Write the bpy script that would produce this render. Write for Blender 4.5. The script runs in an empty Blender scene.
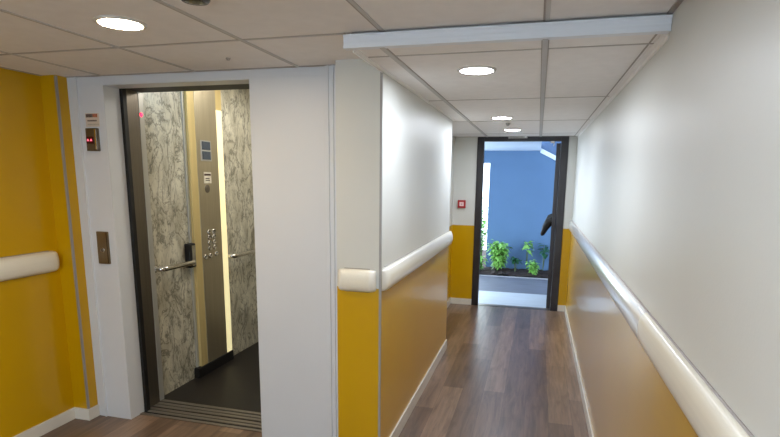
import bpy, bmesh, math, random
from mathutils import Vector, Matrix
random.seed(7)
S = bpy.context.scene
C = S.collection

# ------------------------------------------------------------------ camera, world, light, exposure
F_PX, CX, CY, CAM_H = 522.96, 396.44, 274.33, 1.6767
cam_d = bpy.data.cameras.new('camera'); cam = bpy.data.objects.new('camera', cam_d); C.objects.link(cam)
r = Vector((0.96596319, 0.25838368, 0.01236864)); u = Vector((-0.05822812, 0.17059978, 0.98361842)); f = Vector((-0.25204086, 0.95085939, -0.1798383))
M = Matrix((r, u, -f)).transposed().to_4x4(); M.translation = Vector((0, 0, CAM_H)); cam.matrix_world = M
cam_d.sensor_width = 36; cam_d.lens = F_PX * 36 / 780
cam_d.shift_x = (390 - CX) / 780; cam_d.shift_y = (CY - 218.5) / 780
cam_d.clip_start = 0.05
S.camera = cam

W = bpy.data.worlds.new('world'); S.world = W; W.use_nodes = True
W.node_tree.nodes['Background'].inputs[0].default_value = (0.74, 0.88, 1.0, 1)
W.node_tree.nodes['Background'].inputs[1].default_value = 3.1

def area(name, loc, rot, sx, sy, power, col):
    d = bpy.data.lights.new(name, 'AREA'); d.shape = 'RECTANGLE'; d.size = sx; d.size_y = sy; d.energy = power; d.color = col
    o = bpy.data.objects.new(name, d); C.objects.link(o); o.location = loc; o.rotation_euler = rot
    return o
# daylight entering by the window in the wall behind the camera
area('window_daylight', (-1.15, -2.42, 1.45), (math.radians(106), 0, math.radians(-6)), 1.7, 1.25, 15, (0.66, 0.81, 1.0))
# sky light falling into the open side of the covered passage outside the exit door
area('passage_daylight', (-3.4, 8.6, 2.0), (math.radians(90), 0, math.radians(-90)), 2.6, 2.4, 8, (0.68, 0.86, 1.0))
DOWN = 108.0

S.view_settings.view_transform = 'Standard'; S.view_settings.look = 'None'; S.view_settings.gamma = 1
S.view_settings.use_curve_mapping = False; S.view_settings.exposure = 1.0

# ------------------------------------------------------------------ materials
def lin(c):
    return tuple(((v/255)/12.92 if v/255 <= 0.04045 else ((v/255+0.055)/1.055)**2.4) for v in c) + (1,)
def mat(name, rgb, rough=0.5, metal=0.0, noise=0.04, scale=(8, 8, 8), bump=0.0, bscale=200, coat=0.0, emit=0.0, spec=0.5, ecol=None):
    m = bpy.data.materials.new(name); m.use_nodes = True; nt = m.node_tree; b = nt.nodes['Principled BSDF']
    col = lin(rgb)
    b.inputs['Roughness'].default_value = rough; b.inputs['Metallic'].default_value = metal
    b.inputs['Coat Weight'].default_value = coat; b.inputs['Coat Roughness'].default_value = 0.15
    b.inputs['Specular IOR Level'].default_value = spec
    tc = nt.nodes.new('ShaderNodeTexCoord'); mp = nt.nodes.new('ShaderNodeMapping'); mp.inputs['Scale'].default_value = scale
    n = nt.nodes.new('ShaderNodeTexNoise'); n.inputs['Scale'].default_value = 1; n.inputs['Detail'].default_value = 4
    nt.links.new(tc.outputs['Object'], mp.inputs[0]); nt.links.new(mp.outputs[0], n.inputs['Vector'])
    rp = nt.nodes.new('ShaderNodeValToRGB'); k = noise
    rp.color_ramp.elements[0].position = 0.3; rp.color_ramp.elements[1].position = 0.7
    rp.color_ramp.elements[0].color = tuple(c*(1-k) for c in col[:3]) + (1,); rp.color_ramp.elements[1].color = tuple(min(1, c*(1+k)) for c in col[:3]) + (1,)
    nt.links.new(n.outputs['Fac'], rp.inputs[0]); nt.links.new(rp.outputs[0], b.inputs['Base Color'])
    if bump:
        n2 = nt.nodes.new('ShaderNodeTexNoise'); n2.inputs['Scale'].default_value = bscale; n2.inputs['Detail'].default_value = 2
        nt.links.new(tc.outputs['Object'], n2.inputs['Vector'])
        bp = nt.nodes.new('ShaderNodeBump'); bp.inputs['Strength'].default_value = bump; bp.inputs['Distance'].default_value = 0.002
        nt.links.new(n2.outputs['Fac'], bp.inputs['Height']); nt.links.new(bp.outputs[0], b.inputs['Normal'])
    if emit:
        b.inputs['Emission Color'].default_value = lin(ecol or rgb); b.inputs['Emission Strength'].default_value = emit
    return m

WHITE = mat('white_wall_paint', (214, 214, 208), 0.42, noise=0.02, scale=(2, 2, 2), bump=0.15, bscale=120)
OCHRE = mat('ochre_wall_paint', (202, 157, 0), 0.30, spec=0.4, coat=0.22, noise=0.03, scale=(2, 2, 2), bump=0.12, bscale=120)
OCHREG = mat('ochre_glossy_vinyl', (202, 157, 0), 0.3, noise=0.03, scale=(2, 2, 2), bump=0.08, bscale=60, coat=0.9, spec=0.5)
SURR = mat('white_lift_surround', (216, 219, 224), 0.42, noise=0.015, scale=(2, 2, 2))
TILE = mat('ceiling_tile', (240, 237, 236), 0.8, noise=0.025, scale=(14, 14, 14), bump=0.25, bscale=300)
TEE = mat('ceiling_tee', (196, 194, 193), 0.55, noise=0.02)
TEE2 = mat('ceiling_tee_groove', (168, 160, 154), 0.6, noise=0.02)
ANGLE = mat('ceiling_angle', (244, 242, 240), 0.45, noise=0.02)
PROF = mat('aluminium_profile', (232, 236, 243), 0.4, 0.0, noise=0.03, scale=(3, 60, 90))
RAIL = mat('cream_rail_vinyl', (234, 228, 212), 0.28, noise=0.025, scale=(90, 1.2, 90), coat=0.2)
RAILW = mat('white_rail_vinyl', (234, 234, 231), 0.16, noise=0.02, scale=(90, 1.2, 90), coat=0.5)
CAP = mat('rail_end_cap', (234, 229, 216), 0.3, noise=0.01)
SKIRT = mat('white_skirting_tile', (226, 222, 212), 0.25, noise=0.02)
GUARD = mat('grey_corner_guard', (158, 154, 150), 0.4, 0.2, noise=0.02)
BLACKF = mat('dark_door_frame', (38, 32, 34), 0.38, noise=0.08)
BLACK = mat('black_rubber', (14, 12, 12), 0.6, noise=0.1)
STEEL = mat('brushed_steel', (186, 174, 148), 0.42, 0.85, noise=0.07, scale=(160, 160, 1.5))
DSTEEL = mat('dark_brushed_steel', (122, 114, 104), 0.32, 0.85, noise=0.1, scale=(160, 160, 1.5))
LSTEEL = mat('pale_aluminium_strip', (196, 194, 188), 0.35, 0.6, noise=0.05, scale=(60, 60, 1))
BRASS = mat('champagne_trim', (214, 190, 130), 0.4, 0.25, noise=0.05, scale=(40, 40, 1))
GLOW = mat('cabin_light_diffuser', (240, 228, 176), 0.5, noise=0.02, emit=0.34, ecol=(248, 234, 180))
CHROME = mat('chrome', (205, 200, 192), 0.12, 1.0, noise=0.02)
SILL = mat('sill_aluminium', (150, 142, 132), 0.4, 0.8, noise=0.1, scale=(2, 200, 200))
CABFL = mat('dark_rubber_floor', (26, 21, 19), 0.45, noise=0.12, scale=(30, 30, 30), bump=0.2)
SCREEN = mat('grey_screen', (66, 74, 84), 0.2, noise=0.2, scale=(40, 40, 40))
DARKG = mat('dark_glass', (22, 24, 28), 0.15, noise=0.05)
LENS = mat('downlight_lens', (255, 252, 244), 0.4, noise=0.0, emit=DOWN, ecol=(234, 243, 255))
LENSW = mat('warm_downlight_lens', (255, 248, 232), 0.4, noise=0.0, emit=DOWN*.85, ecol=(255, 232, 196))
LENSRING = mat('white_ring', (214, 210, 204), 0.4, noise=0.01)
RED = mat('red_plastic', (168, 28, 32), 0.4, noise=0.04)
PINK = mat('pale_break_glass', (232, 196, 196), 0.25, noise=0.04)
REDLED = mat('red_led', (255, 30, 60), 0.4, emit=3.0, noise=0)
PLATE = mat('grey_plate', (176, 172, 168), 0.4, noise=0.04)
BRONZE = mat('bronze_plate', (128, 112, 88), 0.32, 0.75, noise=0.08, scale=(200, 200, 3))
INK = mat('dark_ink', (70, 48, 40), 0.6, noise=0.1)
INKR = mat('orange_ink', (176, 96, 60), 0.6, noise=0.1)
INKG = mat('faded_ink', (176, 164, 148), 0.6, noise=0.1)
PAPER = mat('sticker_paper', (214, 204, 184), 0.5, noise=0.02)
SOIL = mat('soil', (46, 34, 32), 0.9, noise=0.4, scale=(20, 20, 20), bump=1.0, bscale=40)
PAVE = mat('dark_paving', (104, 108, 122), 0.6, noise=0.15, scale=(3, 22, 3))
PAVEL = mat('pale_threshold_slab', (196, 204, 214), 0.45, noise=0.06, scale=(3, 12, 3))
CURB = mat('pale_curb', (150, 152, 160), 0.6, noise=0.05)
EXTW = mat('sky_tinted_render', (80, 112, 150), 0.75, noise=0.03, scale=(3, 3, 3), bump=0.2)  # white wall in shade; the blue cast of daylight is put into its colour
SOFF = mat('passage_soffit', (200, 216, 236), 0.7, noise=0.02)
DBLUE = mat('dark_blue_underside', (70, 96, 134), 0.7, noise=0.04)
LEAF = mat('leaf_green', (140, 196, 100), 0.5, noise=0.3, scale=(30, 30, 30))
LEAF2 = mat('leaf_dark_green', (48, 104, 70), 0.5, noise=0.3, scale=(30, 30, 30))
STEM = mat('plant_stem', (86, 104, 60), 0.7, noise=0.2)

def glass_mat():
    m = bpy.data.materials.new('door_glass'); m.use_nodes = True; b = m.node_tree.nodes['Principled BSDF']
    b.inputs['Transmission Weight'].default_value = 1; b.inputs['Roughness'].default_value = 0.02; b.inputs['IOR'].default_value = 1.45
    b.inputs['Base Color'].default_value = (0.85, 0.93, 0.95, 1)
    return m
GLASS = glass_mat()

def floor_mat():
    m = bpy.data.materials.new('vinyl_plank_floor'); m.use_nodes = True; nt = m.node_tree; N = nt.nodes.new; L = nt.links.new
    b = nt.nodes['Principled BSDF']
    tc = N('ShaderNodeTexCoord'); mp = N('ShaderNodeMapping'); mp.inputs['Rotation'].default_value = (0, 0, math.radians(90))
    L(tc.outputs['Object'], mp.inputs[0])
    br = N('ShaderNodeTexBrick'); br.offset = 0.37; br.inputs['Scale'].default_value = 1
    br.inputs['Brick Width'].default_value = 1.2; br.inputs['Row Height'].default_value = 0.165
    br.inputs['Mortar Size'].default_value = 0.0012; br.inputs['Mortar Smooth'].default_value = 0.3; br.inputs['Bias'].default_value = 0
    br.inputs['Color1'].default_value = lin((150, 124, 102)); br.inputs['Color2'].default_value = lin((108, 86, 69)); br.inputs['Mortar'].default_value = lin((86, 68, 58))
    L(mp.outputs[0], br.inputs['Vector'])
    m2 = N('ShaderNodeMapping'); m2.inputs['Scale'].default_value = (26, 2.2, 1); L(tc.outputs['Object'], m2.inputs[0])
    n = N('ShaderNodeTexNoise'); n.inputs['Scale'].default_value = 1; n.inputs['Detail'].default_value = 8; n.inputs['Roughness'].default_value = 0.65; n.inputs['Distortion'].default_value = 0.6
    L(m2.outputs[0], n.inputs['Vector'])
    rp = N('ShaderNodeValToRGB'); e = rp.color_ramp.elements; e[0].position = 0.3; e[0].color = (0.36, 0.33, 0.30, 1); e[1].position = 0.72; e[1].color = (1.3, 1.28, 1.28, 1)
    L(n.outputs['Fac'], rp.inputs[0])
    m3 = N('ShaderNodeMapping'); m3.inputs['Scale'].default_value = (9, 3.2, 1); L(tc.outputs['Object'], m3.inputs[0])
    n3 = N('ShaderNodeTexNoise'); n3.inputs['Scale'].default_value = 1; n3.inputs['Detail'].default_value = 2; L(m3.outputs[0], n3.inputs['Vector'])
    r3 = N('ShaderNodeValToRGB'); e = r3.color_ramp.elements; e[0].position = 0.24; e[0].color = (0.55, 0.5, 0.47, 1); e[1].position = 0.42; e[1].color = (1, 1, 1, 1)
    L(n3.outputs['Fac'], r3.inputs[0])
    mx = N('ShaderNodeMixRGB'); mx.blend_type = 'MULTIPLY'; mx.inputs[0].default_value = 0.8; L(br.outputs['Color'], mx.inputs[1]); L(rp.outputs[0], mx.inputs[2])
    my = N('ShaderNodeMixRGB'); my.blend_type = 'MULTIPLY'; my.inputs[0].default_value = 0.8; L(mx.outputs[0], my.inputs[1]); L(r3.outputs[0], my.inputs[2])
    L(my.outputs[0], b.inputs['Base Color'])
    b.inputs['Roughness'].default_value = 0.30; b.inputs['Specular IOR Level'].default_value = 0.7
    bp = N('ShaderNodeBump'); bp.inputs['Strength'].default_value = 0.25; bp.inputs['Distance'].default_value = 0.001; L(n.outputs['Fac'], bp.inputs['Height']); L(bp.outputs[0], b.inputs['Normal'])
    return m
FLOOR = floor_mat()

def marble_mat():
    m = bpy.data.materials.new('veined_marble_laminate'); m.use_nodes = True; nt = m.node_tree; N = nt.nodes.new; L = nt.links.new
    b = nt.nodes['Principled BSDF']; b.inputs['Roughness'].default_value = 0.28
    tc = N('ShaderNodeTexCoord'); mp = N('ShaderNodeMapping'); mp.inputs['Scale'].default_value = (6, 7.5, 3.6); mp.inputs['Rotation'].default_value = (0.35, 0, 0); L(tc.outputs['Object'], mp.inputs[0])
    def vein(sc, w, dist, off):
        n = N('ShaderNodeTexNoise'); n.inputs['Scale'].default_value = sc; n.inputs['Detail'].default_value = 7; n.inputs['Roughness'].default_value = 0.62; n.inputs['Distortion'].default_value = dist
        o = N('ShaderNodeVectorMath'); o.operation = 'ADD'; o.inputs[1].default_value = (off, off*2, off*3); L(mp.outputs[0], o.inputs[0]); L(o.outputs[0], n.inputs['Vector'])
        s = N('ShaderNodeMath'); s.operation = 'SUBTRACT'; s.inputs[1].default_value = 0.5; L(n.outputs['Fac'], s.inputs[0])
        a = N('ShaderNodeMath'); a.operation = 'ABSOLUTE'; L(s.outputs[0], a.inputs[0])
        rp = N('ShaderNodeValToRGB'); e = rp.color_ramp.elements; e[0].position = 0; e[0].color = (0.16, 0.15, 0.13, 1); e[1].position = w; e[1].color = (1, 1, 1, 1)
        L(a.outputs[0], rp.inputs[0]); return rp
    v1 = vein(1.0, 0.035, 0.9, 3.1); v2 = vein(2.3, 0.03, 0.7, 9.7)
    n = N('ShaderNodeTexNoise'); n.inputs['Scale'].default_value = 1.5; n.inputs['Detail'].default_value = 5; L(mp.outputs[0], n.inputs['Vector'])
    rp = N('ShaderNodeValToRGB'); e = rp.color_ramp.elements; e[0].position = 0.35; e[0].color = lin((180, 173, 152)); e[1].position = 0.65; e[1].color = lin((216, 210, 190)); L(n.outputs['Fac'], rp.inputs[0])
    a = N('ShaderNodeMixRGB'); a.blend_type = 'MULTIPLY'; a.inputs[0].default_value = 0.75; L(rp.outputs[0], a.inputs[1]); L(v1.outputs[0], a.inputs[2])
    c = N('ShaderNodeMixRGB'); c.blend_type = 'MULTIPLY'; c.inputs[0].default_value = 0.5; L(a.outputs[0], c.inputs[1]); L(v2.outputs[0], c.inputs[2])
    L(c.outputs[0], b.inputs['Base Color']); return m
MARBLE = marble_mat()

# ------------------------------------------------------------------ mesh helpers
class MB:
    def __init__(s): s.bm = bmesh.new(); s.mi = 0
    def _tag(s, faces):
        for fc in faces: fc.material_index = s.mi
    def box(s, x0, x1, y0, y1, z0, z1, mi=None, bev=0.0):
        if mi is not None: s.mi = mi
        b = bmesh.new(); bmesh.ops.create_cube(b, size=1)
        for v in b.verts: v.co = Vector(((x0+x1)/2+v.co.x*(x1-x0), (y0+y1)/2+v.co.y*(y1-y0), (z0+z1)/2+v.co.z*(z1-z0)))
        if bev: bmesh.ops.bevel(b, geom=list(b.edges), offset=bev, segments=2, affect='EDGES', profile=0.6)
        s.join(b); return s
    def join(s, b):
        mp = {v: s.bm.verts.new(v.co) for v in b.verts}
        for fc in b.faces:
            try: nf = s.bm.faces.new([mp[v] for v in fc.verts]); nf.material_index = s.mi; nf.smooth = fc.smooth
            except ValueError: pass
        b.free()
    def lathe(s, prof, M=Matrix(), n=32, mi=None):
        """prof: [(radius, height)] turned about Z, then moved by M."""
        if mi is not None: s.mi = mi
        b = bmesh.new(); rings = []
        for (rr, h) in prof:
            rings.append([b.verts.new(M @ Vector((rr*math.cos(2*math.pi*i/n), rr*math.sin(2*math.pi*i/n), h))) for i in range(n)] if rr > 1e-6 else [b.verts.new(M @ Vector((0, 0, h)))])
        for a, c in zip(rings, rings[1:]):
            for i in range(n):
                j = (i+1) % n
                vs = [a[i % len(a)], a[j % len(a)], c[j % len(c)], c[i % len(c)]]
                vs2 = []
                for v in vs:
                    if v not in vs2: vs2.append(v)
                if len(vs2) > 2:
                    fc = b.faces.new(vs2); fc.smooth = True
        s.join(b); return s
    def tube(s, pts, rad, n=12, mi=None):
        if mi is not None: s.mi = mi
        pts = [Vector(p) for p in pts]; b = bmesh.new(); rings = []
        for i, p in enumerate(pts):
            d = (pts[min(i+1, len(pts)-1)] - pts[max(i-1, 0)]).normalized()
            a = d.orthogonal().normalized() if i == 0 else (a - d*a.dot(d)).normalized()
            c = d.cross(a); rr = rad[i] if isinstance(rad, (list, tuple)) else rad
            rings.append([b.verts.new(p + (a*math.cos(2*math.pi*k/n) + c*math.sin(2*math.pi*k/n))*rr) for k in range(n)])
        for A, B in zip(rings, rings[1:]):
            for k in range(n):
                fc = b.faces.new([A[k], A[(k+1) % n], B[(k+1) % n], B[k]]); fc.smooth = True
        b.faces.new([b.verts.new(v.co) for v in rings[0][::-1]]); b.faces.new([b.verts.new(v.co) for v in rings[-1]]); s.join(b); return s
    def sweep(s, prof, sections, mi=None):
        """prof [(a,b)], sections: callables (a,b)->Vector ; closed prof, capped."""
        if mi is not None: s.mi = mi
        b = bmesh.new(); R = [[b.verts.new(fn(*q)) for q in prof] for fn in sections]; n = len(prof)
        for A, B in zip(R, R[1:]):
            for k in range(n):
                fc = b.faces.new([A[k], A[(k+1) % n], B[(k+1) % n], B[k]]); fc.smooth = True
        b.faces.new([b.verts.new(v.co) for v in R[0][::-1]]); b.faces.new([b.verts.new(v.co) for v in R[-1]]); s.join(b); return s
    def obj(s, name, mats, parent=None, origin=None):
        bmesh.ops.recalc_face_normals(s.bm, faces=s.bm.faces)
        me = bpy.data.meshes.new(name)
        if origin is not None:
            for v in s.bm.verts: v.co -= Vector(origin)
        s.bm.to_mesh(me); s.bm.free()
        for m in (mats if isinstance(mats, (list, tuple)) else [mats]): me.materials.append(m)
        o = bpy.data.objects.new(name, me); C.objects.link(o)
        if origin is not None: o.location = origin
        if parent is not None: o.parent = parent
        return o

def struct(o): o['kind'] = 'structure'; return o
def tag(o, label, cat, group=None):
    o['label'] = label; o['category'] = cat
    if group: o['group'] = group
    return o
def thing(name, label, cat, loc=(0, 0, 0), group=None):
    o = bpy.data.objects.new(name, None); C.objects.link(o); o.location = loc; o.empty_display_size = 0.1
    return tag(o, label, cat, group)

# ------------------------------------------------------------------ key measures (metres, camera above the origin)
XL, XR, YB, YBE, YE = -0.805, 0.435, 2.70, 5.005, 6.968
ZC, ZL = 2.220, 2.2815
XYL, YP, XP, YL = -3.041, 2.735, -2.919, 2.8205
X0, X1, ZREV, YJ = -2.650, -1.636, 2.226, 2.951       # lift opening
BX = -1.06                                             # left edge of the box pier
YC = 2.229                                             # ceiling step
ZD = 1.078                                             # top of the ochre paint
YB0 = -2.5

# ------------------------------------------------------------------ setting
struct(MB().box(-3.2, XR+.1, YB0-.1, YE+.12, -0.1, 0).obj('floor', FLOOR))
def twotone(name, x0, x1, y0, y1, ztop, dado=None):
    return struct(MB().box(x0, x1, y0, y1, 0, ZD, 0).box(x0, x1, y0, y1, ZD, ztop, 1).obj(name, [dado or OCHRE, WHITE]))
twotone('wall_right', XR, XR+.1, YB0-.1, YE+.12, 2.45, OCHREG)
twotone('wall_corridor', BX, XL, YB, YBE, 2.45)
twotone('wall_recess', -1.18, -1.08, YBE, YE+.12, 2.45)
e = MB()
for (a, b) in ((-1.08, -.786), (.335, XR)): e.box(a, b, YE, YE+.12, 0, ZD, 0).box(a, b, YE, YE+.12, ZD, 2.45, 1)
e.box(-.786, .335, YE, YE+.12, 2.235, 2.45, 1)
struct(e.obj('wall_end', [OCHRE, WHITE]))
struct(MB().box(XYL-.1, XYL, YB0-.1, YP+.3, 0, 2.45).obj('wall_left', OCHRE))
struct(MB().box(XYL, XP, YP, YL+.2, 0, 2.45).obj('wall_pier', OCHRE))
bk = MB()
bk.box(XYL, -2.1, YB0-.1, YB0, 0, 2.45); bk.box(-.1, XR, YB0-.1, YB0, 0, 2.45); bk.box(-2.1, -.1, YB0-.1, YB0, 0, .75); bk.box(-2.1, -.1, YB0-.1, YB0, 2.1, 2.45)
struct(bk.obj('wall_back', WHITE))
wf = MB()
for (a, b, c, d) in ((-2.1, -.1, .75, .8), (-2.1, -.1, 2.05, 2.1), (-2.1, -2.05, .8, 2.05), (-.15, -.1, .8, 2.05), (-1.13, -1.07, .8, 2.05)): wf.box(a, b, YB0-.08, YB0-.03, c, d)
wo = struct(wf.obj('window_1', LENSRING))
MB().box(-2.05, -.15, YB0-.06, YB0-.055, .8, 2.05).obj('window_pane', GLASS, wo)

# lift wall: white surround with its reveal
lw = MB()
YW = YJ
lw.box(XP, X0, YL, YW, 0, 2.45)
lw.box(X1, BX, YL, YW, 0, 2.45)
lw.box(X0, X1, YL, YW, ZREV, 2.45)
struct(lw.obj('wall_lift', SURR))
# trims at both ends and along the top of the surround
t = MB(); t.box(XP, X0-.205, YL-.006, YL+.03, 0, ZL, bev=.003); t.box(X0-.205, X0-.195, YL-.014, YL+.03, 0, ZL, bev=.003)
struct(t.obj('trim_1', SURR))
t = MB(); t.box(-1.168, BX, YL-.012, YL+.01, 0, ZL, bev=.003); t.box(-1.150, -1.142, YL-.018, YL, 0, ZL, bev=.002); t.box(-1.122, -1.114, YL-.018, YL, 0, ZL, bev=.002)
struct(t.obj('trim_2', SURR))
struct(MB().box(X0-.195, -1.168, YL-.004, YL+.01, ZREV+.006, ZREV+.010).obj('trim_3', SURR))

# ceilings: tiles, tees, wall angles
struct(MB().box(-3.2, XR+.05, YB0-.1, YC, ZL, ZL+.03).box(-3.2, XL, YC, YL+.05, ZL, ZL+.03).obj('ceiling', TILE))
struct(MB().box(XL, XR+.02, YC, YBE, ZC, ZC+.03).box(-1.09, XR+.02, YBE, YE+.05, ZC, ZC+.03).obj('ceiling_corridor', TILE))
XT = [-.006 - .66*k for k in range(5)]
g = MB()
for i, x in enumerate(XT):
    w = .012
    y1 = YC if i < 2 else YL
    g.box(x-w, x-w+.008, YB0, y1, ZL-.002, ZL+.002, 1); g.box(x-w+.008, x+w, YB0, y1, ZL-.0035, ZL+.002, 0)
for k in range(4):
    y = YC - .001 - 1.374*k
    xs = [(-3.04, XR)] if k else [(-3.04, -.83)]
    for a, b in xs: g.box(a, b, y-.007, y+.001, ZL-.002, ZL+.001, 1); g.box(a, b, y+.001, y+.012, ZL-.003, ZL+.001, 0)
g.box(-3.04, -1.06, YL-.022, YL, ZL-.003, ZL+.001, 1); g.box(-3.04, -3.018, YB0, YP, ZL-.003, ZL+.001, 1)
g.box(XR-.02, XR, YB0, YC, ZL-.004, ZL+.001, 1)
struct(g.obj('trim_4', [TEE, TEE2]))
g = MB()
for x in XT[:2]:
    g.box(x-.015, x-.011, YC, YE, ZC-.003, ZC+.002, 1); g.box(x-.011, x+.011, YC, YE, ZC-.006, ZC+.002, 0); g.box(x+.011, x+.015, YC, YE, ZC-.003, ZC+.002, 1)
for k in range(4):
    y = 2.3985 + 1.374*k
    x0 = XL if y < YBE else -1.08
    g.box(x0, XR, y-.003, y+.001, ZC-.002, ZC+.001, 1); g.box(x0, XR, y+.001, y+.012, ZC-.002, ZC+.001, 0)
g.box(-1.08, XR, YE-.02, YE, ZC-.003, ZC+.001, 1)
struct(g.obj('trim_5', [TEE, TEE2]))
a = MB()
a.box(XR-.024, XR, YC+.03, YE, ZC-.004, ZC+.002, 0); a.box(XR-.045, XR-.038, YC+.03, YE, ZC-.002, ZC+.002, 1); a.box(XR-.004, XR, YC+.03, YE, ZC-.022, ZC, 0)
a.box(XL, XL+.024, YC+.03, YBE, ZC-.004, ZC+.002, 0); a.box(XL, XL+.004, YC+.03, YB, ZC-.012, ZC, 0)
a.box(XL-.002, XL+.002, YC, YB, ZC-.004, ZL, 0)
struct(a.obj('trim_6', [ANGLE, TEE2]))
struct(MB().box(XL, XR, YC+.02, YC+.04, ZC+.03, ZL+.04).box(XL, XR+.05, YC, YC+.04, ZL+.03, ZL+.05).box(XL+.002, XL+.02, YC+.04, YB, ZC+.03, ZL+.04).obj('trim_9', TEE))
# the channel that closes the step between the two ceilings
b = MB()
b.box(-.832, XR-.002, YC-.016, YC+.02, ZC-.004, ZL-.010, bev=.002); b.box(-.832, XR-.002, YC-.020, YC-.012, ZC-.004, ZC+.006, bev=.0015)
b.box(-.832, XR-.002, YC-.020, YC-.012, ZL-.020, ZL-.010, bev=.0015); b.box(-.832, XR-.002, YC-.018, YC-.012, ZC+.022, ZC+.025)
struct(b.obj('trim_7', PROF))

# skirtings
HS, TS = .082, .011
def skirt(name, pieces, hs=HS):
    m = MB()
    for q in pieces: m.box(*q, 0, hs, bev=.0025)
    return struct(m.obj(name, SKIRT))
skirt('baseboard_right', [(XR-TS, XR, -2.4, YE)])
skirt('baseboard_corridor', [(XL, XL+TS, YB, YBE), (BX+.1, XL+TS, YBE, YBE+TS)], .098)
skirt('baseboard_box', [(BX, XL+TS, YB-TS, YB)])
skirt('baseboard_left', [(XYL, XYL+TS, -2.4, YP), (XYL, XP+TS, YP-TS, YP), (XP, XP+TS, YP, YL-.006)])
skirt('baseboard_end', [(-1.08, -.786, YE-TS, YE), (.335, XR, YE-TS, YE), (-1.08, -1.08+TS, YBE+.02, YE)])

# grey corner guards
def guard(name, x, y, w_, z1, label):
    side = 1
    g = MB()
    if side > 0: g.box(x-w_, x+.003, y-.003, y, HS, z1).box(x, x+.003, y, y+w_, HS, z1)
    o = g.obj(name, GUARD); return tag(o, label, 'corner guard')
guard('corner_guard', XL, YB, .009, ZC-.004, 'thin grey vertical corner strip on the white and ochre pier at the corridor entrance')
guard('corner_guard', XP, YP, .010, ZL-.004, 'thin grey vertical corner strip on the ochre pier left of the lift')

# ------------------------------------------------------------------ crash rails
def oval(h, d, n=14):
    pts = [(0, -h/2)]
    for i in range(n+1):
        t = -math.pi/2 + math.pi*i/n
        pts.append((d*(abs(math.cos(t))**.7), h/2*math.copysign(abs(math.sin(t))**.92, math.sin(t))))
    pts.append((0, h/2)); out = []
    for q in pts:
        if not out or (abs(q[0]-out[-1][0])+abs(q[1]-out[-1][1])) > 1e-5: out.append(q)
    return out
def rail(name, origin, along, outw, length, z, label, body_mat, caps=(True, True), seg_cap=.05, h=.132, d=.042, ribs=False):
    along, outw = Vector(along), Vector(outw); o3 = Vector(origin)
    root = thing(name, label, 'handrail', (origin[0], origin[1], z-h/2))
    base = Vector((origin[0], origin[1], z-h/2))
    P = oval(h, d)
    def sec(t, k=1.0, kz=1.0): return lambda a, b: along*t + outw*(a*k) + Vector((0, 0, b*kz + h/2))
    s0 = seg_cap if caps[0] else 0; s1 = length-seg_cap if caps[1] else length
    m = MB(); m.sweep(P, [sec(s0), sec(s1)])
    body = m.obj('rail_cover', body_mat, root)
    # narrow shadow base behind the cover
    mb = MB(); pb = [(0, -h/2-.003), (.006, -h/2-.003), (.006, h/2+.003), (0, h/2+.003)]
    mb.sweep(pb, [sec(s0+.004), sec(s1-.004)]); mb.obj('wall_retainer', TEE2, root)
    for i, c in enumerate(caps):
        if not c: continue
        e = MB(); secs = []
        for j in range(9):
            t = j/8; k = math.sqrt(max(0.0, 1-t*t))
            pos = (s0 - seg_cap*t) if i == 0 else (s1 + seg_cap*t)
            secs.append(sec(pos, .12+.88*k, .80+.20*k))
        e.sweep(P, secs); e.obj('end_cap', CAP, root)
    return root
ZR = 1.124
rail('crash_rail', (XR, 2.11, 0), (0, -1, 0), (-1, 0, 0), 4.4, ZR, 'long cream crash rail on the right wall, running past the camera', RAIL, (False, False), h=.130, d=.036)
rail('crash_rail', (XR, 2.112, 0), (0, 1, 0), (-1, 0, 0), YE-2.112-.01, ZR, 'glossy white crash rail on the right wall reaching the exit door', RAILW, (False, True), h=.130, d=.036)
rail('crash_rail', (XL, YB+.012, 0), (0, 1, 0), (1, 0, 0), YBE-YB+.004, ZR, 'white crash rail with end cap on the left side of the corridor', RAIL, (True, True))
rail('crash_rail', (BX+.01, YB, 0), (1, 0, 0), (0, -1, 0), XL-BX-.035, ZR-.003, 'short stubby white crash rail on the narrow pier beside the lift surround', RAIL, (True, True), seg_cap=.032, h=.126)
rail('crash_rail', (XYL, -2.3, 0), (0, 1, 0), (1, 0, 0), YP-.02+2.3, ZR-.004, 'white crash rail with rounded end on the ochre left wall', RAIL, (False, True), seg_cap=.05, h=.136, d=.055)

# ------------------------------------------------------------------ downlights and small ceiling fittings
def downlight(x, y, z, label, lens=None):
    root = thing('downlight', label, 'ceiling light', (x, y, z), 'round recessed downlights')
    rg = MB(); rg.lathe([(.098, .0), (.098, -.004), (.092, -.009), (.082, -.008), (.080, -.003), (.080, 0), (.098, 0)])
    rg.obj('trim_ring', LENSRING, root)
    ln = MB(); ln.lathe([(.080, -.002), (.080, -.006), (.05, -.0072), (0, -.0075)]); ln.obj('lens', lens or LENS, root)
    return root
downlight(-1.664, 1.890, ZL, 'round lit downlight in the lobby ceiling in front of the lift', LENSW)
downlight(-.332, 2.775, ZC, 'large lit downlight nearest in the corridor ceiling, just past the step')
downlight(-.344, 4.87, ZC, 'middle lit downlight of the corridor ceiling')
downlight(-.307, 6.02, ZC, 'farthest lit downlight, right in front of the exit door')
downlight(-1.664, -.30, ZL, 'added lobby downlight out of view behind the camera, on the lift side of the ceiling')  # unseen lamp, added as extra light for the lobby
downlight(-.20, .50, ZL, 'added lobby downlight out of view overhead, brightening the near right wall')  # unseen lamp, added to brighten the near right wall and floor
o = MB().lathe([(.05, 0), (.05, -.012), (.044, -.02), (.02, -.022), (0, -.022)]).obj('ceiling_sensor', DARKG, origin=None); o.location = (-1.165, 1.675, ZL)
tag(o, 'dark round fitting on the lobby ceiling at the top edge of the picture', 'ceiling fitting')
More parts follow.
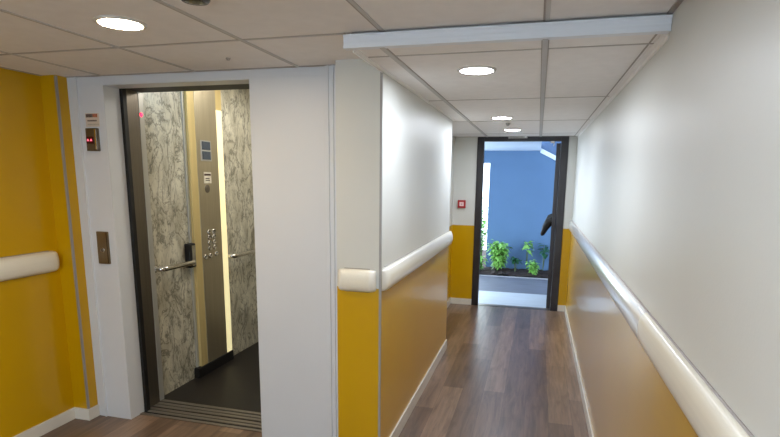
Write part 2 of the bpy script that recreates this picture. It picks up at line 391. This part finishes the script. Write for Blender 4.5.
o = MB().lathe([(.012, 0), (.012, -.004), (.006, -.012), (0, -.012)], n=16).obj('sprinkler_head', GUARD); o.location = (-1.592, 2.544, ZL)
tag(o, 'tiny grey metal head on the ceiling tile above the lift opening', 'sprinkler')
o = MB().lathe([(.022, 0), (.022, -.008), (.012, -.026), (0, -.026)], n=16).obj('sprinkler_head', GUARD); o.location = (-.318, 5.336, ZC)
tag(o, 'tiny grey head on the corridor ceiling between the two farthest downlights', 'sprinkler')

# ------------------------------------------------------------------ lift: frame, sill, cabin
lf = thing('elevator_door_frame', 'dark steel lift doorway with black header and grooved metal sill', 'elevator door', (X0, YJ, 0))
def part(m, name, mt, root):
    o = m.obj(name, mt); o.parent = root; o.location = -root.location; return o
part(MB().box(-2.66, -2.628, YJ+.001, 2.985, 0, 2.233), 'black_seal', BLACK, lf)
part(MB().box(-2.70, -2.650, 2.987, 3.075, .004, 2.233, bev=.002).box(-2.70, -2.653, 3.077, 3.118, .004, 2.233, bev=.002), 'jamb', DSTEEL, lf)
lc = part(MB().box(-2.70, -2.650, 3.118, 3.163, .012, 2.233, bev=.002), 'light_curtain', LSTEEL, lf)
q = MB(); q.lathe([(.0, .004), (.011, .003), (.013, 0), (.0, 0)], Matrix.Translation((-2.6495, 3.135, 2.085)) @ Matrix.Rotation(math.pi/2, 4, 'Y') @ Matrix.Scale(1.1, 4, (1, 0, 0)), n=16)
k = q.obj('indicator_led', REDLED); k.parent = lc
part(MB().box(-2.66, X1+.02, YJ+.001, 3.16, 2.233, 2.27), 'header', BLACK, lf)
part(MB().box(X1-.002, X1+.03, YJ+.001, 3.163, 0, 2.233), 'jamb', DSTEEL, lf)
sl = MB(); sl.box(-2.652, X1+.03, 2.905, 3.022, -.02, .001, 1)
for y in (2.905, 2.955, 2.995): sl.box(-2.652, X1+.03, y, y+.026, .0, .006, 0, bev=.0015)
part(sl, 'landing_sill', [SILL, BLACK], lf)

cb = thing('elevator_cabin', 'lift cabin lined with veined marble panels, open dark doorway in the white surround', 'elevator cabin', (-2.1, 3.2, 0))
CY0, CY1, CXL, CXR, CZ = 3.17, 4.95, -2.70, -1.30, 2.50
sl = MB(); sl.box(-2.70, X1+.03, 3.034, 3.163, -.02, .001, 1)
for y in (3.044, 3.086, 3.134): sl.box(-2.70, X1+.03, y, y+.027, .0, .007, 0, bev=.0015)
part(sl, 'inner_sill', [SILL, BLACK], lf)
part(MB().box(CXL-.05, CXR, CY0, CY1, -.02, .004), 'cabin_floor', CABFL, cb)
part(MB().box(CXL-.05, CXR+.05, CY0, CY1+.05, CZ, CZ+.04), 'cabin_ceiling', LENSRING, cb)
part(MB().box(CXL-.03, CXL, CY0, 3.635, .004, CZ), 'marble_panel', MARBLE, cb)
part(MB().box(CXL-.03, CXL, 4.11, CY1, .004, CZ), 'marble_panel', MARBLE, cb)
part(MB().box(CXL-.03, CXR+.03, CY1, CY1+.03, .004, CZ), 'marble_panel', MARBLE, cb)
part(MB().box(CXR, CXR+.03, CY0, CY1, .004, CZ), 'marble_panel', MARBLE, cb)
part(MB().box(CXL, CXR, CY1-.012, CY1, .004, .09, bev=.002), 'kick_plate', BLACK, cb)
part(MB().box(CXL, CXL+.012, 4.66, 4.685, 1.08, CZ, bev=.003), 'edge_strip', DSTEEL, cb)
part(MB().box(X1+.03, CXR+.03, CY0, CY0+.03, .004, CZ), 'front_panel', DSTEEL, cb)
# cabin ceiling lamp
lp = part(MB().box(-2.3, -1.7, 3.8, 4.4, CZ-.012, CZ, bev=.003), 'ceiling_lamp', mat('cabin_lamp', (255, 240, 210), emit=7, ecol=(250, 246, 236), noise=0), cb)
# operating panel column
XCP = -2.660
cp = part(MB().box(CXL-.02, XCP, 3.742, 4.03, .09, CZ, bev=.003), 'control_panel', STEEL, cb)
def sub(m, name, mt, par):
    o = m.obj(name, mt); o.parent = par; return o
part(MB().box(CXL-.02, XCP-.003, 3.655, 3.742, .09, CZ, bev=.004), 'side_trim', BRASS, cb)
part(MB().box(CXL-.02, CXL+.014, 3.630, 3.655, .004, CZ, bev=.003), 'side_trim', LSTEEL, cb)
part(MB().box(CXL-.02, XCP-.002, 4.032, 4.118, .09, 2.23, bev=.006), 'light_strip', GLOW, cb)
part(MB().box(CXL-.02, XCP-.002, 4.032, 4.118, 2.232, CZ, bev=.003), 'side_trim', BRASS, cb)
part(MB().box(CXL-.02, XCP+.008, 3.60, 4.12, .004, .09, bev=.004), 'kick_plate', BLACK, cb)
dsp = sub(MB().box(XCP, XCP+.005, 3.79, 3.93, 1.80, 1.965, bev=.002), 'display', LSTEEL, cp)
for z in (1.812, 1.890):
    s_ = MB().box(XCP+.004, XCP+.0065, 3.803, 3.918, z, z+.066).obj('screen', SCREEN); s_.parent = cp
sub(MB().box(XCP, XCP+.002, 3.815, 3.915, 1.62, 1.71), 'notice_sticker', PAPER, cp)
sub(MB().box(XCP+.002, XCP+.0028, 3.822, 3.908, 1.682, 1.698).box(XCP+.002, XCP+.0028, 3.835, 3.890, 1.655, 1.662).box(XCP+.002, XCP+.0028, 3.835, 3.895, 1.640, 1.646), 'sticker_print', INK, cp)
def rot_x(loc): return Matrix.Translation(loc) @ Matrix.Rotation(math.pi/2, 4, 'Y')
sub(MB().lathe([(.034, 0), (.034, .002), (.03, .003), (0, .003)], rot_x((XCP, 3.855, 1.575))), 'speaker_disc', DSTEEL, cp)
spots = []
for i, z in enumerate((1.215, 1.170, 1.125, 1.080)): spots += [(3.845, z), (3.915, z)]
spots += [(3.78, 1.012), (3.85, 1.015), (3.935, 1.02)]
for (y, z) in spots:
    sub(MB().lathe([(.022, 0), (.022, .005), (.019, .009), (.013, .009), (.012, .003), (0, .003)], rot_x((XCP, y, z)), n=20), 'call_button', CHROME, cp)
# cabin handrails
def bar(y0, y1, z, name='handrail'):
    h = part(MB().tube([(CXL, y0, z), (CXL+.05, y0, z), (CXL+.072, y0+.012, z), (CXL+.078, y0+.04, z), (CXL+.078, y1, z)], .019, 14), name, CHROME, cb)
    sub(MB().lathe([(.032, 0), (.032, .004), (.026, .008), (0, .008)], rot_x((CXL, y0, z))), 'mounting_disc', CHROME, h)
    return h
bar(3.215, 3.565, 1.0)
bar(4.15, 4.80, .968)
ph = part(MB().box(CXL, CXL+.05, 3.565, 3.645, .95, 1.145, bev=.010), 'handset_box', BLACK, cb)
sub(MB().box(CXL+.049, CXL+.054, 3.592, 3.636, .965, 1.13, bev=.002), 'faceplate', CHROME, ph)

# ------------------------------------------------------------------ plates beside the lift
PY = YL-.0005
fi = thing('floor_indicator', 'small grey steel lift indicator box with two red lit arrows', 'lift indicator', (-2.75, PY, 1.826))
part(MB().box(-2.797, -2.708, PY-.020, PY, 1.826, 1.968, bev=.004), 'housing', DSTEEL, fi)
part(MB().box(-2.728, -2.716, PY-.023, PY-.018, 1.835, 1.960, bev=.002), 'chrome_strip', CHROME, fi)
part(MB().box(-2.792, -2.738, PY-.023, PY-.018, 1.872, 1.916, bev=.001), 'display', mat('dark_red_display', (70, 8, 18), 0.3, noise=.05), fi)
for x in (-2.779, -2.754):
    a = MB(); bm = a.bm; y = PY-.0242
    vs = [bm.verts.new((x+dx, y+dy, 1.894+dz)) for dy in (0, .001) for dx, dz in ((-.008, -.006), (.008, -.006), (0, .009))]
    bm.faces.new(vs[:3]); bm.faces.new(vs[3:][::-1])
    for i in range(3): bm.faces.new([vs[i], vs[(i+1) % 3], vs[3+(i+1) % 3], vs[3+i]])
    part(a, 'arrow', mat('red_arrow', (255, 90, 110), emit=1.2, noise=0), fi)
st = thing('notice_sticker', 'small printed sticker with brown lettering above the lift indicator', 'sticker', (-2.75, PY, 1.975))
part(MB().box(-2.805, -2.700, PY-.001, PY, 1.978, 2.060), 'paper', mat('cream_paper', (214, 200, 184), .5, noise=.02), st)
m = MB()
random.seed(3)
x = -2.800
while x < -2.712:
    w = random.uniform(.004, .010); m.box(x, x+w, PY-.0017, PY-.001, 2.035, 2.056, 0 if x < -2.75 else 1); x += w+.0015
x = -2.79
while x < -2.725:
    w = random.uniform(.003, .008); m.box(x, x+w, PY-.0017, PY-.001, 2.010, 2.019, 0); x += w+.002
x = -2.79
while x < -2.705:
    w = random.uniform(.003, .008); m.box(x, x+w, PY-.0017, PY-.001, 1.988, 1.995, 2); x += w+.003
part(m, 'lettering', [INK, INKR, INKG], st)
cpn = thing('call_plate', 'bronze coloured lift call plate with one round button on the white surround', 'lift call button', (-2.747, PY, 1.10))
part(MB().box(-2.79, -2.704, PY-.016, PY, 1.098, 1.312, bev=.004), 'plate', BRONZE, cpn)
Rb = Matrix.Rotation(math.pi/2, 4, 'X')
part(MB().lathe([(.017, 0), (.017, .003), (.014, .005), (.0135, .001), (0, .001)], Matrix.Translation((-2.747, PY-.016, 1.19)) @ Rb), 'button_bezel', CHROME, cpn)
part(MB().lathe([(.012, 0), (.012, .006), (0, .007)], Matrix.Translation((-2.747, PY-.016, 1.19)) @ Rb), 'button', DSTEEL, cpn)
part(MB().box(-2.712, -2.706, PY-.0175, PY-.012, 1.104, 1.306), 'edge_strip', mat('dark_bronze', (84, 70, 52), .35, .7), cpn)

# ------------------------------------------------------------------ exit door
FX0, FX1, OX0, OX1, OZ = -.786, .335, -.700, .190, 2.150
df = thing('exit_door', 'dark framed glass exit door standing open at the end of the corridor', 'door', (0, YE, 0))
fr = MB(); fr.box(FX0, OX0, YE-.015, YE+.07, 0, 2.232, bev=.003); fr.box(.245, FX1, YE-.015, YE+.07, 0, 2.232, bev=.003); fr.box(OX0, .245, YE-.015, YE+.07, OZ+.01, 2.232, bev=.003)
part(fr, 'door_frame', BLACKF, df)
part(MB().box(OX0, .245, YE, YE+.07, -.01, .004), 'threshold', DSTEEL, df)
# leaf, open outwards a little past square, hinged on the right jamb
LFW, LT = .90, .05
def leafM(): return Matrix.Translation((.243, YE+.075, 0)) @ Matrix.Rotation(math.radians(87.5), 4, 'Z')
LM = leafM()
def leafbox(m, x0, x1, y0, y1, z0, z1, bev=0):
    b = bmesh.new(); t_ = MB(); t_.box(x0, x1, y0, y1, z0, z1, bev=bev)
    for v in t_.bm.verts: v.co = LM @ v.co
    m.join(t_.bm)
lm = MB()
leafbox(lm, 0, .085, 0, LT, .01, 2.14, .003); leafbox(lm, LFW-.085, LFW, 0, LT, .01, 2.14, .003); leafbox(lm, .085, LFW-.085, 0, LT, 2.05, 2.14, .003); leafbox(lm, .085, LFW-.085, 0, LT, .01, .22, .003)
lf2 = part(lm, 'door_leaf', BLACKF, df)
gm = MB(); leafbox(gm, .085, LFW-.085, .02, .028, .22, 2.05); go = gm.obj('glass_pane', GLASS); go.parent = lf2
pb = MB(); zz = 1.10
for (x, s_) in ((.05, 1), (LFW-.05, -1)):
    pts = [LM @ Vector((x, LT, zz+.06)), LM @ Vector((x, LT+.03, zz+.05)), LM @ Vector((x, LT+.07, zz-.02)), LM @ Vector((x, LT+.11, zz-.12))]
    pb.tube(pts, [.055, .055, .045, .026], 12)
pb.tube([LM @ Vector((.05, LT+.11, zz-.12)), LM @ Vector((LFW-.05, LT+.11, zz-.12))], .018, 12)
k = pb.obj('push_bar', BLACK); k.parent = lf2
part(MB().box(.120, .165, YE-.01, YE+.03, OZ-.012, OZ+.012, bev=.003).tube([(.165, YE+.02, OZ), (.155, YE+.02, OZ-.05)], .004, 8), 'door_stay', LENSRING, df)

sp = thing('door_plate', 'small grey plate with a pale square over the exit door frame', 'door plate', (-.25, YE-.016, 2.20))
part(MB().box(-.40, -.165, YE-.030, YE-.0155, 2.195, 2.232, bev=.003), 'housing', PLATE, sp)
part(MB().box(-.200, -.175, YE-.033, YE-.029, 2.203, 2.226, bev=.002), 'lamp_window', mat('pale_window', (225, 225, 225), .3), sp)
part(MB().box(-.385, -.22, YE-.0315, YE-.0295, 2.207, 2.217), 'lettering', mat('grey_print', (140, 136, 132), .5), sp)

al = thing('fire_alarm_call_point', 'small square red fire alarm call point beside the exit door', 'fire alarm', (-.962, YE, 1.31))
part(MB().box(-1.013, -.911, YE-.035, YE, 1.307, 1.410, bev=.005), 'housing', RED, al)
part(MB().box(-.990, -.934, YE-.038, YE-.034, 1.332, 1.386, bev=.002), 'break_glass', PINK, al)
part(MB().box(-.972, -.952, YE-.040, YE-.0375, 1.354, 1.362), 'mark', INK, al)

# ------------------------------------------------------------------ outside the exit door
struct(MB().box(-3.4, 2.4, YE+.12, 7.95, -.12, -.002).obj('ground_slab', PAVEL))
struct(MB().box(-3.4, 2.4, 7.95, 9.24, -.12, -.004).obj('ground_paving', PAVE))
struct(MB().box(-3.4, 2.4, 9.24, 9.27, -.12, .012).obj('ground_curb', CURB))
sb = MB()
import itertools
bm = sb.bm; nx, ny = 60, 10; V = [[bm.verts.new((-1.6+4.0*i/nx, 9.27+.73*j/ny, .012+.035*random.random()+.03*math.sin(math.pi*j/ny))) for j in range(ny+1)] for i in range(nx+1)]
for i, j in itertools.product(range(nx), range(ny)): bm.faces.new([V[i][j], V[i+1][j], V[i+1][j+1], V[i][j+1]])
so = sb.obj('planting_bed_soil', SOIL); so['kind'] = 'structure'
struct(MB().box(-3.4, 4.0, 9.27, 13, -.2, -.03).obj('ground_garden', SOIL))
ww = MB(); ww.box(-.885, 2.4, 10.0, 10.15, -.1, 2.25); ww.box(-3.4, -.885, 10.0, 10.15, 1.985, 2.25)
struct(ww.obj('wall_passage', EXTW))
struct(MB().box(2.3, 2.4, YE+.12, 10, -.1, 2.9).obj('wall_passage_side', EXTW))
struct(MB().box(-3.4, .010, YE+.12, 10.15, 2.205, 2.30).box(.01, 2.4, YE+.12, 7.6, 2.205, 2.3).obj('ceiling_passage', SOFF))
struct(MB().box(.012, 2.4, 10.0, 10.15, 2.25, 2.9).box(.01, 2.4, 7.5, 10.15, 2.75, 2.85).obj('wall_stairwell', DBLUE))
# sloping stair stringer seen through the top right corner of the doorway
sm = MB(); bm = sm.bm; sx = [(-.01, 2.30, 2.195), (.012, 2.215, 2.195)]
pts = [(-.0, 2.250), (.9, 1.79), (.9, 1.71), (-.0, 2.17)]
a = [bm.verts.new((x, 9.90, z)) for x, z in pts]; c = [bm.verts.new((x, 9.995, z)) for x, z in pts]
bm.faces.new(a); bm.faces.new(c[::-1])
for i in range(4): bm.faces.new([a[i], a[(i+1) % 4], c[(i+1) % 4], c[i]])
struct(sm.obj('trim_8', SOFF))
# the dark wedge above the stringer
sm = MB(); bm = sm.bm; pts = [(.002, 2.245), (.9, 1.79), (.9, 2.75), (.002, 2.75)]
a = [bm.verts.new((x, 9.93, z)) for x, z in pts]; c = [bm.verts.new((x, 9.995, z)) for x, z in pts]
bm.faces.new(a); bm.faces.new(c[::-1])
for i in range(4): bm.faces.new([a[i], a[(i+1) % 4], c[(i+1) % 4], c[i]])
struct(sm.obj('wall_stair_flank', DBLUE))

def plant(name, label, x, y, z, h, spread, nst, nl, ls, m, seed, group=None):
    random.seed(seed); root = thing(name, label, 'plant', (x, y, z), group)
    st = MB(); lv = MB(); bm = lv.bm
    for s_ in range(nst):
        a = random.uniform(0, 2*math.pi); rr = spread*math.sqrt(random.random()); hh = h*random.uniform(.6, 1.0)
        pts = [Vector((0, 0, 0)), Vector((math.cos(a)*rr*.35, math.sin(a)*rr*.35, hh*.5)), Vector((math.cos(a)*rr, math.sin(a)*rr, hh))]
        st.tube(pts, [.006, .004, .002], 6)
        for k_ in range(nl):
            t = random.uniform(.25, 1.0) if nl > 8 else .85+.15*random.random(); p = pts[1].lerp(pts[2], (t-.5)*2) if t > .5 else pts[0].lerp(pts[1], t*2)
            az = random.uniform(0, 2*math.pi); el = random.uniform(-.5, .7); d = Vector((math.cos(az)*math.cos(el), math.sin(az)*math.cos(el), math.sin(el)))
            sd = d.cross(Vector((0, 0, 1))).normalized(); up = sd.cross(d); L = ls*random.uniform(.6, 1.2); w = L*.28
            P = [p + d*.01, p + d*L*.45 + sd*w + up*.006, p + d*L - Vector((0, 0, L*.25)), p + d*L*.45 - sd*w + up*.006, p + d*L*.5 - up*.004]
            vs = [bm.verts.new(q) for q in P]
            for tri in ((0, 1, 4), (1, 2, 4), (2, 3, 4), (3, 0, 4)): bm.faces.new([vs[t_] for t_ in tri])
    o = st.obj('stems', STEM); o.parent = root
    o = lv.obj('foliage', m); o.parent = root; o['kind'] = 'stuff'
plant('leafy_shrub', 'largest bright green leafy shrub, at the left of the outdoor planting bed', -.62, 9.62, .03, .56, .19, 34, 26, .12, LEAF, 1)
plant('leafy_shrub', 'low bright green shrub spilling over the left end of the planting bed', -.99, 9.50, .03, .38, .12, 22, 22, .10, LEAF, 2)
plant('leafy_sprig', 'small dark leafed sprig just right of the large shrub in the planting bed', -.32, 9.6, .04, .30, .06, 7, 8, .10, LEAF2, 3)
plant('leafy_shrub', 'small green shrub against the passage wall at the right of the planting bed', .0, 9.42, .03, .25, .10, 18, 18, .08, LEAF, 4)
plant('leafy_sprig', 'tall thin sprig with a tuft of leaves in the right half of the bed', -.12, 9.78, .04, .54, .05, 4, 8, .13, LEAF, 5)
plant('leafy_sprig', 'tall sprig with drooping leaves at the right edge of the open doorway', .17, 9.8, .04, .52, .05, 5, 8, .13, LEAF2, 6)
plant('garden_shrub', 'shrub glimpsed in the bright gap beyond the passage wall', -1.10, 11.2, -.03, 1.5, .25, 14, 24, .12, LEAF, 8)
